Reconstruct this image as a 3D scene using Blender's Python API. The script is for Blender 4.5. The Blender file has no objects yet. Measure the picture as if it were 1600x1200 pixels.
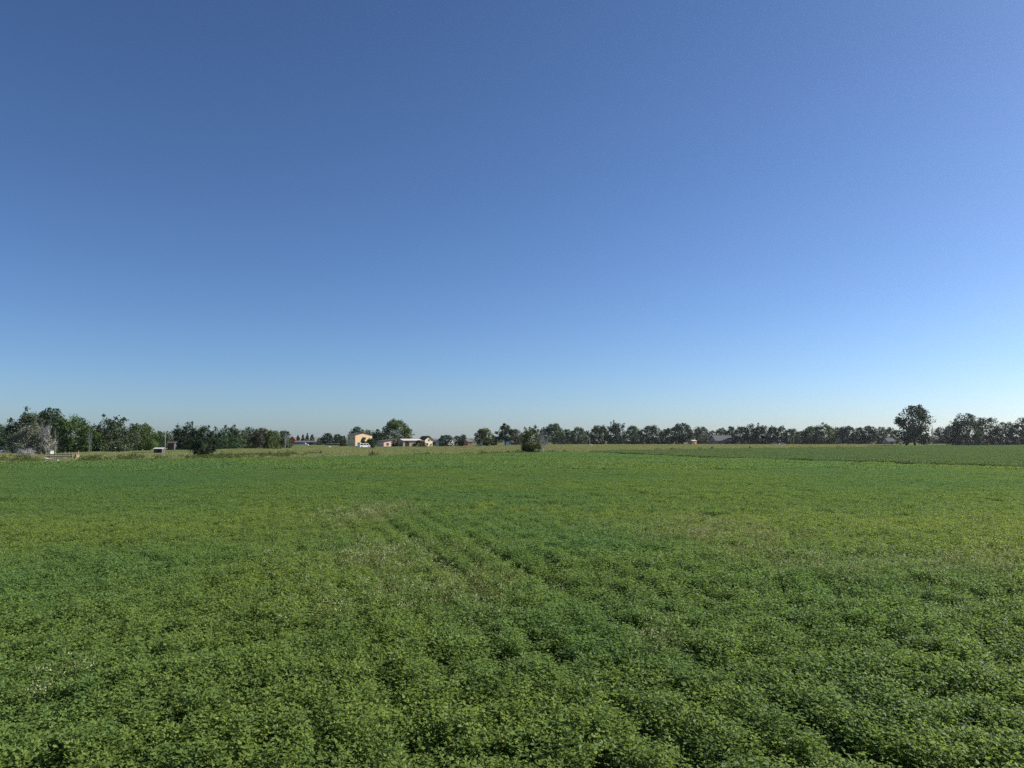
import bpy, math, random
import numpy as np
R = math.radians
SC = bpy.context.scene
COL = SC.collection

# ------------------------------------------------------------------ camera, sky, sun, exposure
F = 1190.0                                    # focal length in photo pixels (1600 wide)
CAMZ = 3.0
PITCH = math.atan(88.0 / F)
cam_d = bpy.data.cameras.new('camera')
cam = bpy.data.objects.new('camera', cam_d)
COL.objects.link(cam)
SC.camera = cam
cam_d.sensor_width = 36.0
cam_d.lens = 36.0 * F / 1600.0
cam_d.clip_start = 0.1
cam_d.clip_end = 20000.0
cam.location = (0, 0, CAMZ)
cam.rotation_euler = (math.pi / 2 + PITCH, 0, 0)

SUN_EL, SUN_AZ = 33.0, 72.0
world = bpy.data.worlds.new('World')
SC.world = world
world.use_nodes = True
wn = world.node_tree
sky = wn.nodes.new('ShaderNodeTexSky')
sky.sky_type = 'NISHITA'
sky.sun_disc = False
sky.sun_elevation = R(SUN_EL)
sky.sun_rotation = R(SUN_AZ)
sky.air_density = 0.78
sky.dust_density = 0.6
sky.ozone_density = 6.0
gam = wn.nodes.new('ShaderNodeGamma'); gam.inputs[1].default_value = 1.14
wn.links.new(sky.outputs[0], gam.inputs[0]); wn.links.new(gam.outputs[0], wn.nodes['Background'].inputs[0])
wn.nodes['Background'].inputs[1].default_value = 0.0565

sun_d = bpy.data.lights.new('sun', 'SUN')
sun_d.energy = 5.0
sun_d.angle = R(0.53)
sun_d.color = (1.0, 0.93, 0.82)
sun = bpy.data.objects.new('sun', sun_d)
COL.objects.link(sun)
sun.rotation_euler = (math.pi / 2 - R(SUN_EL), 0, math.pi - R(SUN_AZ))
sun.location = (60, 30, 60)

SC.view_settings.view_transform = 'Standard'
SC.view_settings.look = 'None'
SC.view_settings.gamma = 1.0
SC.view_settings.exposure = 0.8
SC.view_settings.use_curve_mapping = False
SC.render.engine = 'CYCLES'
SC.cycles.max_bounces = 6
SC.cycles.diffuse_bounces = 3
SC.cycles.glossy_bounces = 2
SC.cycles.transmission_bounces = 3
SC.cycles.volume_bounces = 0
SC.cycles.use_denoising = False
SC.cycles.sample_clamp_indirect = 4.0

# ------------------------------------------------------------------ helpers
def slope(y):
    """dz/dy of the view ray through photo row y"""
    v = 600.0 - y
    return (F * math.sin(PITCH) + v * math.cos(PITCH)) / (F * math.cos(PITCH) - v * math.sin(PITCH))

def xat(px, d, z=0.0):
    c = d * math.cos(PITCH) + (z - CAMZ) * math.sin(PITCH)
    return (px - 800.0) / F * c

def depth(base_y, z=0.0):
    return (z - CAMZ) / slope(base_y)

def zat(py, d):
    return CAMZ + d * slope(py)

def spot(px, base_y=None, d=None):
    if d is None:
        d = depth(base_y)
    return xat(px, d), d

def tag(o, label=None, cat=None, group=None, kind=None):
    if label: o['label'] = label
    if cat: o['category'] = cat
    if group: o['group'] = group
    if kind: o['kind'] = kind
    return o

def link(name, me, mat=None, parent=None):
    o = bpy.data.objects.new(name, me)
    COL.objects.link(o)
    if mat is not None:
        me.materials.append(mat)
    if parent is not None:
        o.parent = parent
    return o

def empty(name, loc, rz=0.0):
    o = bpy.data.objects.new(name, None)
    o.empty_display_size = 0.5
    COL.objects.link(o)
    o.location = loc
    o.rotation_euler = (0, 0, rz)
    return o

def quads_mesh(name, V, nq, tint=None, smooth=False):
    """V: (4*nq,3) vertices, every four one quad"""
    me = bpy.data.meshes.new(name)
    me.vertices.add(4 * nq)
    me.vertices.foreach_set('co', np.ascontiguousarray(V, dtype=np.float32).ravel())
    me.loops.add(4 * nq)
    me.loops.foreach_set('vertex_index', np.arange(4 * nq, dtype=np.int32))
    me.polygons.add(nq)
    me.polygons.foreach_set('loop_start', np.arange(0, 4 * nq, 4, dtype=np.int32))
    if tint is not None:
        a = me.attributes.new('tint', 'FLOAT', 'POINT')
        a.data.foreach_set('value', np.repeat(tint, 4).astype(np.float32))
    me.update(calc_edges=True)
    return me

class MB:
    """collects boxes, tubes and polygons into one mesh"""
    def __init__(s):
        s.v, s.f = [], []
    def poly(s, pts):
        n = len(s.v); s.v += [tuple(p) for p in pts]; s.f.append(tuple(range(n, n + len(pts))))
    def box(s, x0, x1, y0, y1, z0, z1):
        n = len(s.v)
        s.v += [(x0, y0, z0), (x1, y0, z0), (x1, y1, z0), (x0, y1, z0), (x0, y0, z1), (x1, y0, z1), (x1, y1, z1), (x0, y1, z1)]
        for q in ((3, 2, 1, 0), (4, 5, 6, 7), (0, 1, 5, 4), (1, 2, 6, 5), (2, 3, 7, 6), (3, 0, 4, 7)):
            s.f.append(tuple(n + i for i in q))
    def prism(s, prof, axis, a, b):
        """extrude a closed profile; axis 'x': profile in (y,z), 'y': profile in (x,z)"""
        n, m = len(s.v), len(prof)
        for t in (a, b):
            for p, q in prof:
                s.v.append((t, p, q) if axis == 'x' else (p, t, q))
        s.f.append(tuple(n + i for i in range(m))[::-1]); s.f.append(tuple(n + m + i for i in range(m)))
        for i in range(m):
            j = (i + 1) % m
            s.f.append((n + i, n + j, n + m + j, n + m + i))
    def tube(s, pts, rad, sides=6, cap=True):
        pts = [np.array(p, float) for p in pts]
        n0 = len(s.v)
        for i, p in enumerate(pts):
            d = pts[min(i + 1, len(pts) - 1)] - pts[max(i - 1, 0)]
            d /= (np.linalg.norm(d) + 1e-9)
            h = np.array((1.0, 0, 0)) if abs(d[0]) < 0.8 else np.array((0, 1.0, 0))
            u = np.cross(d, h); u /= np.linalg.norm(u); w = np.cross(d, u)
            for k in range(sides):
                a = 2 * math.pi * k / sides
                s.v.append(tuple(p + rad[i] * (math.cos(a) * u + math.sin(a) * w)))
        for i in range(len(pts) - 1):
            for k in range(sides):
                a, b = n0 + i * sides + k, n0 + i * sides + (k + 1) % sides
                s.f.append((a, b, b + sides, a + sides))
        if cap:
            s.f.append(tuple(n0 + k for k in range(sides)))
            e = n0 + (len(pts) - 1) * sides
            s.f.append(tuple(e + k for k in range(sides))[::-1])
    def build(s, name, mat=None, parent=None, smooth=False, bevel=0.0):
        me = bpy.data.meshes.new(name)
        me.from_pydata(s.v, [], s.f)
        me.update()
        if smooth:
            for p in me.polygons: p.use_smooth = True
        o = link(name, me, mat, parent)
        if bevel:
            b = o.modifiers.new('bevel', 'BEVEL'); b.width = bevel; b.segments = 2; b.limit_method = 'ANGLE'
        return o

_tabs = {}
def vnoise(x, y, scale, seed=0):
    """smooth value noise in 0..1"""
    if seed not in _tabs:
        _tabs[seed] = np.random.RandomState(1000 + seed).rand(256, 256)
    T = _tabs[seed]
    x = np.asarray(x) / scale; y = np.asarray(y) / scale
    xi, yi = np.floor(x).astype(int), np.floor(y).astype(int)
    fx, fy = x - xi, y - yi
    fx = fx * fx * (3 - 2 * fx); fy = fy * fy * (3 - 2 * fy)
    a = T[xi & 255, yi & 255]; b = T[(xi + 1) & 255, yi & 255]
    c = T[xi & 255, (yi + 1) & 255]; d = T[(xi + 1) & 255, (yi + 1) & 255]
    return (a * (1 - fx) + b * fx) * (1 - fy) + (c * (1 - fx) + d * fx) * fy

# ------------------------------------------------------------------ materials
def mat_plain(name, col, rough=0.8, var=0.25, scale=3.0, bump=0.0, spec=0.3, metal=0.0):
    m = bpy.data.materials.new(name); m.use_nodes = True
    n, l = m.node_tree.nodes, m.node_tree.links
    b = n['Principled BSDF']
    b.inputs['Roughness'].default_value = rough
    b.inputs['Specular IOR Level'].default_value = spec
    b.inputs['Metallic'].default_value = metal
    geo = n.new('ShaderNodeNewGeometry')
    nz = n.new('ShaderNodeTexNoise'); nz.inputs['Scale'].default_value = scale; nz.inputs['Detail'].default_value = 5
    l.new(geo.outputs['Position'], nz.inputs['Vector'])
    mx = n.new('ShaderNodeMix'); mx.data_type = 'RGBA'
    mx.inputs[6].default_value = (*[c * (1 - var) for c in col], 1)
    mx.inputs[7].default_value = (*[min(1, c * (1 + var)) for c in col], 1)
    l.new(nz.outputs['Fac'], mx.inputs[0]); l.new(mx.outputs[2], b.inputs['Base Color'])
    if bump:
        bp = n.new('ShaderNodeBump'); bp.inputs['Strength'].default_value = bump; bp.inputs['Distance'].default_value = 0.05
        l.new(nz.outputs['Fac'], bp.inputs['Height']); l.new(bp.outputs[0], b.inputs['Normal'])
    return m

def mat_leaf(name, c0, c1, transl=0.35, nscale=0.5, big=0.06, c2=None, rough=0.6, spec=0.08, objvar=0.0, tcol=1.3):
    """leaf: colour from a per-leaf tint, a small and a large noise; part of the light passes through"""
    m = bpy.data.materials.new(name); m.use_nodes = True
    n, l = m.node_tree.nodes, m.node_tree.links
    b = n['Principled BSDF']; out = n['Material Output']
    b.inputs['Roughness'].default_value = rough
    b.inputs['Specular IOR Level'].default_value = spec
    geo = n.new('ShaderNodeNewGeometry')
    at = n.new('ShaderNodeAttribute'); at.attribute_name = 'tint'
    nz = n.new('ShaderNodeTexNoise'); nz.inputs['Scale'].default_value = nscale; nz.inputs['Detail'].default_value = 2
    l.new(geo.outputs['Position'], nz.inputs['Vector'])
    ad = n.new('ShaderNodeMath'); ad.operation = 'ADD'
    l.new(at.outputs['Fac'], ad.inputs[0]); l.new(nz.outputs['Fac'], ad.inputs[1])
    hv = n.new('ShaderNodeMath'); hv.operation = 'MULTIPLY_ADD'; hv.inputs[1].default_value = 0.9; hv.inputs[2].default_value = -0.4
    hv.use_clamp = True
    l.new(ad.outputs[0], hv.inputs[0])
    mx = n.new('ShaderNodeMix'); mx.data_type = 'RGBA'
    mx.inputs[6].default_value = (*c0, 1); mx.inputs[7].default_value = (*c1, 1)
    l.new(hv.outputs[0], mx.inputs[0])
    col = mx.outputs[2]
    if c2 is not None:
        n2 = n.new('ShaderNodeTexNoise'); n2.inputs['Scale'].default_value = big; n2.inputs['Detail'].default_value = 4
        l.new(geo.outputs['Position'], n2.inputs['Vector'])
        rp = n.new('ShaderNodeMapRange'); rp.inputs['From Min'].default_value = 0.42; rp.inputs['From Max'].default_value = 0.62
        l.new(n2.outputs['Fac'], rp.inputs['Value'])
        m2 = n.new('ShaderNodeMix'); m2.data_type = 'RGBA'; m2.inputs[7].default_value = (*c2, 1)
        l.new(rp.outputs[0], m2.inputs[0]); l.new(col, m2.inputs[6])
        col = m2.outputs[2]
    if objvar:
        oi = n.new('ShaderNodeObjectInfo')
        hs = n.new('ShaderNodeHueSaturation')
        mr = n.new('ShaderNodeMapRange'); mr.inputs['To Min'].default_value = 1 - objvar; mr.inputs['To Max'].default_value = 1 + objvar
        l.new(oi.outputs['Random'], mr.inputs['Value']); l.new(mr.outputs[0], hs.inputs['Value'])
        mh = n.new('ShaderNodeMapRange'); mh.inputs['To Min'].default_value = 0.475; mh.inputs['To Max'].default_value = 0.515
        wr = n.new('ShaderNodeMath'); wr.operation = 'MULTIPLY'; wr.inputs[1].default_value = 7.31
        fr = n.new('ShaderNodeMath'); fr.operation = 'FRACT'
        l.new(oi.outputs['Random'], wr.inputs[0]); l.new(wr.outputs[0], fr.inputs[0]); l.new(fr.outputs[0], mh.inputs['Value']); l.new(mh.outputs[0], hs.inputs['Hue'])
        l.new(col, hs.inputs['Color']); col = hs.outputs[0]
    l.new(col, b.inputs['Base Color'])
    tr = n.new('ShaderNodeBsdfTranslucent')
    tb = n.new('ShaderNodeMix'); tb.data_type = 'RGBA'; tb.blend_type = 'MULTIPLY'; tb.inputs[0].default_value = 1.0
    tb.inputs[7].default_value = (tcol * 1.1, tcol, tcol * 0.7, 1)
    l.new(col, tb.inputs[6]); l.new(tb.outputs[2], tr.inputs['Color'])
    ms = n.new('ShaderNodeMixShader'); ms.inputs[0].default_value = transl
    l.new(b.outputs[0], ms.inputs[1]); l.new(tr.outputs[0], ms.inputs[2]); l.new(ms.outputs[0], out.inputs['Surface'])
    return m

M = {}
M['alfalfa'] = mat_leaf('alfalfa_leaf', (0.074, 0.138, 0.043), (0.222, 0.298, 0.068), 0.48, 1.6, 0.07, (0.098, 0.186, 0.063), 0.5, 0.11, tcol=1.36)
M['alfalfa_distant'] = mat_leaf('alfalfa_leaf_distant_cooler', (0.070, 0.138, 0.046), (0.194, 0.284, 0.072), 0.46, 0.9, 0.05, (0.096, 0.186, 0.068), 0.55, 0.1)  # same crop; cooler distance tone put into the leaf colour
M['alfalfa_pale'] = mat_leaf('alfalfa_leaf_far_section', (0.096, 0.166, 0.068), (0.152, 0.222, 0.080), 0.3, 0.4, 0.05, (0.112, 0.182, 0.076))
M['weed'] = mat_leaf('weed_leaf', (0.085, 0.125, 0.035), (0.20, 0.225, 0.075), 0.3, 1.2)
M['seed'] = mat_leaf('pale_seed_head', (0.28, 0.31, 0.17), (0.46, 0.48, 0.30), 0.25, 2.0)
M['stem'] = mat_plain('green_stem', (0.07, 0.10, 0.03), 0.7)
M['grass'] = mat_leaf('pasture_grass', (0.18, 0.205, 0.085), (0.36, 0.345, 0.19), 0.3, 0.25, 0.035, (0.18, 0.235, 0.095))
M['straw'] = mat_leaf('dry_straw_blade', (0.30, 0.24, 0.12), (0.50, 0.41, 0.22), 0.25, 0.5)
M['edge_weed'] = mat_leaf('field_edge_weed', (0.050, 0.080, 0.026), (0.16, 0.185, 0.065), 0.3, 0.35)
M['dark'] = mat_leaf('dark_green_leaf', (0.024, 0.050, 0.026), (0.056, 0.094, 0.042), 0.15, 0.35, objvar=0.3)
M['mid'] = mat_leaf('mid_green_leaf', (0.034, 0.064, 0.031), (0.082, 0.120, 0.050), 0.2, 0.35, objvar=0.35)
M['olive'] = mat_leaf('grey_green_leaf', (0.056, 0.084, 0.048), (0.115, 0.150, 0.086), 0.22, 0.4, objvar=0.2)
M['green'] = mat_leaf('fresh_green_leaf', (0.045, 0.078, 0.026), (0.105, 0.145, 0.042), 0.25, 0.35, objvar=0.2)
M['silver'] = mat_leaf('silver_grey_leaf', (0.135, 0.158, 0.118), (0.26, 0.285, 0.22), 0.22, 0.4, objvar=0.1)
M['brown'] = mat_leaf('brownish_leaf', (0.075, 0.082, 0.050), (0.14, 0.142, 0.088), 0.2, 0.4, objvar=0.2)
M['twig'] = mat_plain('bare_grey_twig', (0.34, 0.33, 0.315), 0.85, 0.25, 1.5)
M['bark'] = mat_plain('brown_bark', (0.10, 0.08, 0.065), 0.9, 0.35, 4.0, 0.4)

# ------------------------------------------------------------------ ground, field soil, hills
def ground_material():
    m = bpy.data.materials.new('pasture_ground'); m.use_nodes = True
    n, l = m.node_tree.nodes, m.node_tree.links
    b = n['Principled BSDF']; b.inputs['Roughness'].default_value = 0.95; b.inputs['Specular IOR Level'].default_value = 0.1
    geo = n.new('ShaderNodeNewGeometry')
    n1 = n.new('ShaderNodeTexNoise'); n1.inputs['Scale'].default_value = 0.035; n1.inputs['Detail'].default_value = 6
    n2 = n.new('ShaderNodeTexNoise'); n2.inputs['Scale'].default_value = 1.5; n2.inputs['Detail'].default_value = 6
    for q in (n1, n2): l.new(geo.outputs['Position'], q.inputs['Vector'])
    cr = n.new('ShaderNodeValToRGB')
    cr.color_ramp.elements[0].position = 0.35; cr.color_ramp.elements[0].color = (0.075, 0.088, 0.034, 1)
    cr.color_ramp.elements[1].position = 0.65; cr.color_ramp.elements[1].color = (0.19, 0.165, 0.085, 1)
    l.new(n1.outputs['Fac'], cr.inputs[0])
    mx = n.new('ShaderNodeMix'); mx.data_type = 'RGBA'; mx.blend_type = 'OVERLAY'; mx.inputs[0].default_value = 0.5
    l.new(cr.outputs[0], mx.inputs[6]); l.new(n2.outputs['Color'], mx.inputs[7]); l.new(mx.outputs[2], b.inputs['Base Color'])
    return m

g = MB()
g.poly([(-9000, -3000, 0), (9000, -3000, 0), (9000, 12000, 0), (-9000, 12000, 0)])
tag(g.build('ground', ground_material()), kind='structure')

EDGE = np.array([(-400, -200), (-150, -6), (-57, 86), (-43, 105), (-23, 127), (4, 159), (32, 190), (79, 233), (153, 302), (272, 403), (700, 760)], float)
def yedge(x):
    return np.interp(x, EDGE[:, 0], EDGE[:, 1])
DITCH = np.array([(72, -10), (60, 35), (48.5, 72), (43, 86), (34, 103), (27, 123), (18, 165), (14, 185)], float)
def ditch_off(x, y):
    """signed metres right of the furrow that divides the field"""
    return x - np.interp(y, DITCH[:, 1], DITCH[:, 0])

fs = MB()
fs.poly([(e[0], e[1], 0.004) for e in EDGE[1:][::-1]] + [(-150, -40, 0.004), (700, -40, 0.004)])
soil_m = mat_plain('field_soil', (0.040, 0.037, 0.024), 0.95, 0.4, 2.0, 0.5, 0.1)
tag(fs.build('field_soil', soil_m), kind='structure')

def hills():
    mb = MB(); rng = np.random.RandomState(5)
    xs = np.linspace(-3200, 3200, 260)
    for (y0, hmax, sd) in ((3300, 16, 31), (4200, 21, 32)):
        hz = hmax * (0.55 + 0.45 * vnoise(xs, xs * 0, 700, sd)) + 3.0 * vnoise(xs, xs * 0, 60, sd + 5)
        n0 = len(mb.v)
        for x, h in zip(xs, hz):
            mb.v += [(x, y0 - 420, -0.5), (x, y0 - 150, h * 0.6), (x, y0, h), (x, y0 + 500, -0.5)]
        for i in range(len(xs) - 1):
            for k in range(3):
                a = n0 + 4 * i + k
                mb.f.append((a, a + 4, a + 5, a + 1))
    o = mb.build('hills', mat_plain('hazy_bluff', (0.16, 0.155, 0.12), 0.95, 0.5, 0.02, 0, 0.1), smooth=True)
    tag(o, kind='structure')
hills()

# ------------------------------------------------------------------ leaf builders
def leaf_quads(P, U, W, L, B, fold=0.0):
    """rhombic leaves: base P, along U (length L), across W (width B)"""
    N = np.cross(U, W)
    V = np.empty((len(P), 4, 3))
    V[:, 0] = P
    V[:, 1] = P + U * (0.5 * L)[:, None] + W * (0.5 * B)[:, None] + N * (fold * B)[:, None]
    V[:, 2] = P + U * L[:, None]
    V[:, 3] = P + U * (0.5 * L)[:, None] - W * (0.5 * B)[:, None] + N * (fold * B)[:, None]
    return V.reshape(-1, 3)

def unit(a):
    return a / (np.linalg.norm(a, axis=-1, keepdims=True) + 1e-9)

def rand_frame(rng, n, up=0.3, flat=0.0):
    """leaf direction U mostly sideways/upward and W across it"""
    U = rng.normal(size=(n, 3)); U[:, 2] = U[:, 2] * (1 - flat) + up
    U = unit(U)
    W = unit(np.cross(U, unit(rng.normal(size=(n, 3)) + np.array((0.5, 0.15, 0.9)))))
    return U, W

PROTO = bpy.data.collections.new('prototypes')       # never linked to the scene

def proto_col(name, meshes, mats):
    c = bpy.data.collections.new(name)
    for i, me in enumerate(meshes):
        for m in (mats if isinstance(mats, (list, tuple)) else [mats]):
            me.materials.append(m)
        o = bpy.data.objects.new('%s_%02d' % (name, i), me)
        c.objects.link(o)
    return c

def scatter(name, pcol, P, idx, rz, scl, tilt=None):
    """one object that scatters the plants of pcol on points P (geometry nodes)"""
    n = len(P)
    me = bpy.data.meshes.new(name)
    me.vertices.add(n)
    me.vertices.foreach_set('co', np.ascontiguousarray(P, dtype=np.float32).ravel())
    a = me.attributes.new('idx', 'INT', 'POINT'); a.data.foreach_set('value', idx.astype(np.int32))
    rot = np.zeros((n, 3), np.float32); rot[:, 2] = rz
    if tilt is not None: rot[:, :2] = tilt
    a = me.attributes.new('rot', 'FLOAT_VECTOR', 'POINT'); a.data.foreach_set('vector', rot.ravel())
    a = me.attributes.new('scl', 'FLOAT_VECTOR', 'POINT'); a.data.foreach_set('vector', np.ascontiguousarray(scl, dtype=np.float32).ravel())
    o = link(name, me)
    ng = bpy.data.node_groups.new(name + '_scatter', 'GeometryNodeTree')
    ng.interface.new_socket('Geometry', in_out='INPUT', socket_type='NodeSocketGeometry')
    ng.interface.new_socket('Geometry', in_out='OUTPUT', socket_type='NodeSocketGeometry')
    N, L = ng.nodes, ng.links
    gi, go = N.new('NodeGroupInput'), N.new('NodeGroupOutput')
    ip = N.new('GeometryNodeInstanceOnPoints')
    ci = N.new('GeometryNodeCollectionInfo')
    ci.inputs['Collection'].default_value = pcol
    ci.inputs['Separate Children'].default_value = True
    ci.inputs['Reset Children'].default_value = True
    def attr(nm, ty):
        q = N.new('GeometryNodeInputNamedAttribute'); q.data_type = ty; q.inputs['Name'].default_value = nm
        return q.outputs['Attribute']
    L.new(gi.outputs[0], ip.inputs['Points'])
    L.new(ci.outputs[0], ip.inputs['Instance'])
    ip.inputs['Pick Instance'].default_value = True
    L.new(attr('idx', 'INT'), ip.inputs['Instance Index'])
    er = N.new('FunctionNodeEulerToRotation')
    L.new(attr('rot', 'FLOAT_VECTOR'), er.inputs[0])
    L.new(er.outputs[0], ip.inputs['Rotation'])
    L.new(attr('scl', 'FLOAT_VECTOR'), ip.inputs['Scale'])
    L.new(ip.outputs[0], go.inputs[0])
    md = o.modifiers.new('scatter', 'NODES'); md.node_group = ng
    return o

# ------------------------------------------------------------------ alfalfa crop
H0 = 0.45
def alfalfa_clump(seed, r, nst, L, B, per=10):
    """leafy stems with three-leaflet leaves, densest towards the tops"""
    rng = np.random.RandomState(seed)
    Ps, Us, Ws, Ls, Bs, Ts = [], [], [], [], [], []
    for s in range(nst):
        a, q = rng.rand() * 6.283, r * math.sqrt(rng.rand())
        base = np.array((q * math.cos(a), q * math.sin(a), 0))
        h = H0 * rng.uniform(0.78, 1.12) * (1.0 - 0.25 * (q / r) ** 2)
        lean = np.array((math.cos(a), math.sin(a), 0)) * rng.uniform(0.0, 0.16) + rng.normal(size=3) * (0.04, 0.04, 0)
        st = rng.uniform(-0.25, 0.25)
        for k in range(per):
            t = 1 - (k / per) ** 1.35 * 0.75
            p = base + lean * t * t + np.array((0, 0, h * t))
            az = k * 2.4 + rng.rand()
            out = np.array((math.cos(az), math.sin(az), 0.35 + 0.5 * rng.rand()))
            p = p + unit(out) * rng.uniform(0.012, 0.035)
            sc = (0.65 if k == 0 else 1.0) * rng.uniform(0.75, 1.2)
            for dz in (-0.9, 0.0, 0.9):
                an = az + dz + rng.normal() * 0.15
                u = unit(np.array((math.cos(an), math.sin(an), rng.uniform(-0.25, 0.75))))
                w = unit(np.cross(u, np.array((0.55, 0.18, 0.9)) + rng.normal(size=3) * 0.45))
                Ps.append(p); Us.append(u); Ws.append(w); Ls.append(L * sc); Bs.append(B * sc)
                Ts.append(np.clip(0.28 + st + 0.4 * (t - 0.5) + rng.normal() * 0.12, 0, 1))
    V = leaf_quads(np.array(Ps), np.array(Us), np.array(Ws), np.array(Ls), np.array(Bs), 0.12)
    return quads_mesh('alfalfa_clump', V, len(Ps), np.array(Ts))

def alfalfa_patch(seed, r, n, L, B, mound, h=H0):
    """a wider piece of canopy for the middle and far distance"""
    rng = np.random.RandomState(seed)
    a, q = rng.rand(n) * 6.283, r * np.sqrt(rng.rand(n)) * (0.9 + 0.2 * rng.rand(n))
    x, y = q * np.cos(a), q * np.sin(a)
    hh = h * (0.72 + 0.42 * vnoise(x + seed * 7.3, y, mound, 40) + 0.16 * vnoise(x + seed * 3.1, y, mound * 0.4, 41))
    z = hh * (1 - 0.62 * rng.rand(n) ** 1.8)
    U, W = rand_frame(rng, n, 0.35)
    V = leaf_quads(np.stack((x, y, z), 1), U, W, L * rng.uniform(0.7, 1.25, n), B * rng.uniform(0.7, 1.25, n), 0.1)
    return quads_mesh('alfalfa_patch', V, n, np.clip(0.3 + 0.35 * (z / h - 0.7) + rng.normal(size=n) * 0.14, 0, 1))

def weedy_clump(seed, r, nst, k=1.0):
    """yellowing stems with narrow leaves and pale seed heads"""
    rng = np.random.RandomState(seed)
    Ps, Us, Ws, Ls, Bs, Ts, Mi = [], [], [], [], [], [], []
    for s in range(nst):
        a, q = rng.rand() * 6.283, r * math.sqrt(rng.rand())
        base = np.array((q * math.cos(a), q * math.sin(a), 0))
        h = H0 * rng.uniform(0.8, 1.25)
        lean = rng.normal(size=3) * (0.07, 0.07, 0)
        for j in range(8):
            t = rng.uniform(0.35, 1.0)
            u = unit(np.array((*rng.normal(size=2), rng.uniform(0, 1.2)))); w = unit(np.cross(u, rng.normal(size=3)))
            Ps.append(base + lean * t + (0, 0, h * t)); Us.append(u); Ws.append(w)
            Ls.append(rng.uniform(0.03, 0.07) * k); Bs.append(rng.uniform(0.006, 0.013) * k); Ts.append(rng.rand()); Mi.append(0)
        if rng.rand() < 0.36:
            for j in range(7):
                u = unit(np.array((*rng.normal(size=2) * 0.6, 0.8))); w = unit(np.cross(u, rng.normal(size=3)))
                Ps.append(base + lean + (0, 0, h * 1.02) + rng.normal(size=3) * 0.018 * k); Us.append(u); Ws.append(w)
                Ls.append(0.026 * k); Bs.append(0.011 * k); Ts.append(rng.rand()); Mi.append(1)
    V = leaf_quads(np.array(Ps), np.array(Us), np.array(Ws), np.array(Ls), np.array(Bs), 0.1)
    me = quads_mesh('weedy_clump', V, len(Ps), np.array(Ts))
    me.polygons.foreach_set('material_index', np.array(Mi, np.int32))
    return me

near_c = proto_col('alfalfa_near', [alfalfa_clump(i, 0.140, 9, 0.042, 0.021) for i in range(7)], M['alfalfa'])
mid_c = proto_col('alfalfa_mid', [alfalfa_patch(20 + i, 0.42, 1300, 0.046, 0.024, 0.17) for i in range(6)], M['alfalfa_distant'])
far_c = proto_col('alfalfa_far', [alfalfa_patch(40 + i, 1.7, 3000, 0.12, 0.075, 0.5) for i in range(6)], M['alfalfa_distant'])
pale_c = proto_col('alfalfa_pale', [alfalfa_patch(60 + i, 1.7, 3000, 0.12, 0.075, 0.6, 0.54) for i in range(4)], M['alfalfa_pale'])
weed_c = proto_col('weedy_near', [weedy_clump(80 + i, 0.22, 16) for i in range(4)], [M['weed'], M['seed']])

def rows_u(x, y):
    return 0.957 * x + 0.29 * y

def canopy(x, y):
    """canopy height of the crop: small mounds, drill rows, wheel tracks"""
    near = np.clip((34 - y) / 18.0, 0.25, 1)
    h = 0.34 + near * 0.19 * (vnoise(x, y, 0.33, 1) - 0.28) + 0.05 * vnoise(x, y, 1.5, 2) + 0.04 * vnoise(x, y, 6.0, 3)
    u = rows_u(x, y) + 0.12 * (vnoise(x, y, 3.0, 4) - 0.5)
    along = -0.29 * x + 0.957 * y
    ph = (u - 3.45) / 0.75
    fur = np.exp(-((ph - np.round(ph)) * 0.75 / 0.115) ** 2)
    right = np.clip(0.2 + (u - 0.4) / 2.6, 0.15, 1.0)
    h = h - 0.36 * right * fur * np.clip(vnoise(along, u, 1.2, 5) * 1.9 - 0.25, 0, 1)
    for base in (-14.75, -5.65, 3.45, 12.55, 21.65):
        for off in (0.0, 1.5):
            g_ = np.exp(-((u - base - off) / 0.23) ** 2)
            st = (0.8 if base == 3.45 else 0.3) * np.clip((36 - y) / 20.0, 0.2, 1)
            h = h - st * 0.34 * g_ * np.clip(vnoise(along, u * 0.3, 1.6, 6) * 2.2 - 0.30, 0, 1)
    hole = np.clip((vnoise(x, y, 0.4, 7) - 0.78) * 7, 0, 1) * near
    return np.clip(h - 0.22 * hole, 0.05, 0.7)

WEED_SPOTS = [(600, 870, 1.5, 1.9), (650, 930, 1.2, 1.2), (575, 800, 1.2, 3.2), (1130, 835, 1.9, 1.5), (1230, 868, 1.5, 1.0),
              (1090, 815, 1.6, 1.4), (1480, 880, 1.4, 0.9), (1585, 868, 1.2, 0.8), (1330, 890, 1.2, 0.8), (80, 1055, 0.35, 0.35),
              (740, 905, 0.6, 1.0), (1010, 1000, 0.3, 0.5)]
def weediness(x, y):
    w = 0.0 * x
    for px, py, rx, ry in WEED_SPOTS:
        d = depth(py, 0.45); cx = xat(px, d, 0.45)
        e = ((x - cx) / rx) ** 2 + ((y - d) / ry) ** 2
        w = np.maximum(w, np.exp(-e))
    return np.clip(w * 0.95, 0, 1)

def jgrid(y0, y1, step, rng, margin=4.0, k=0.72):
    """jittered grid over the wedge the camera (and a step aside) can see"""
    ys = np.arange(y0, y1, step)
    out = []
    for y in ys:
        xm = k * y + margin
        xs = np.arange(-xm, xm, step)
        out.append(np.stack((xs + (rng.rand(len(xs)) - 0.5) * step, y + (rng.rand(len(xs)) - 0.5) * step), 1))
    return np.concatenate(out)

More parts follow.
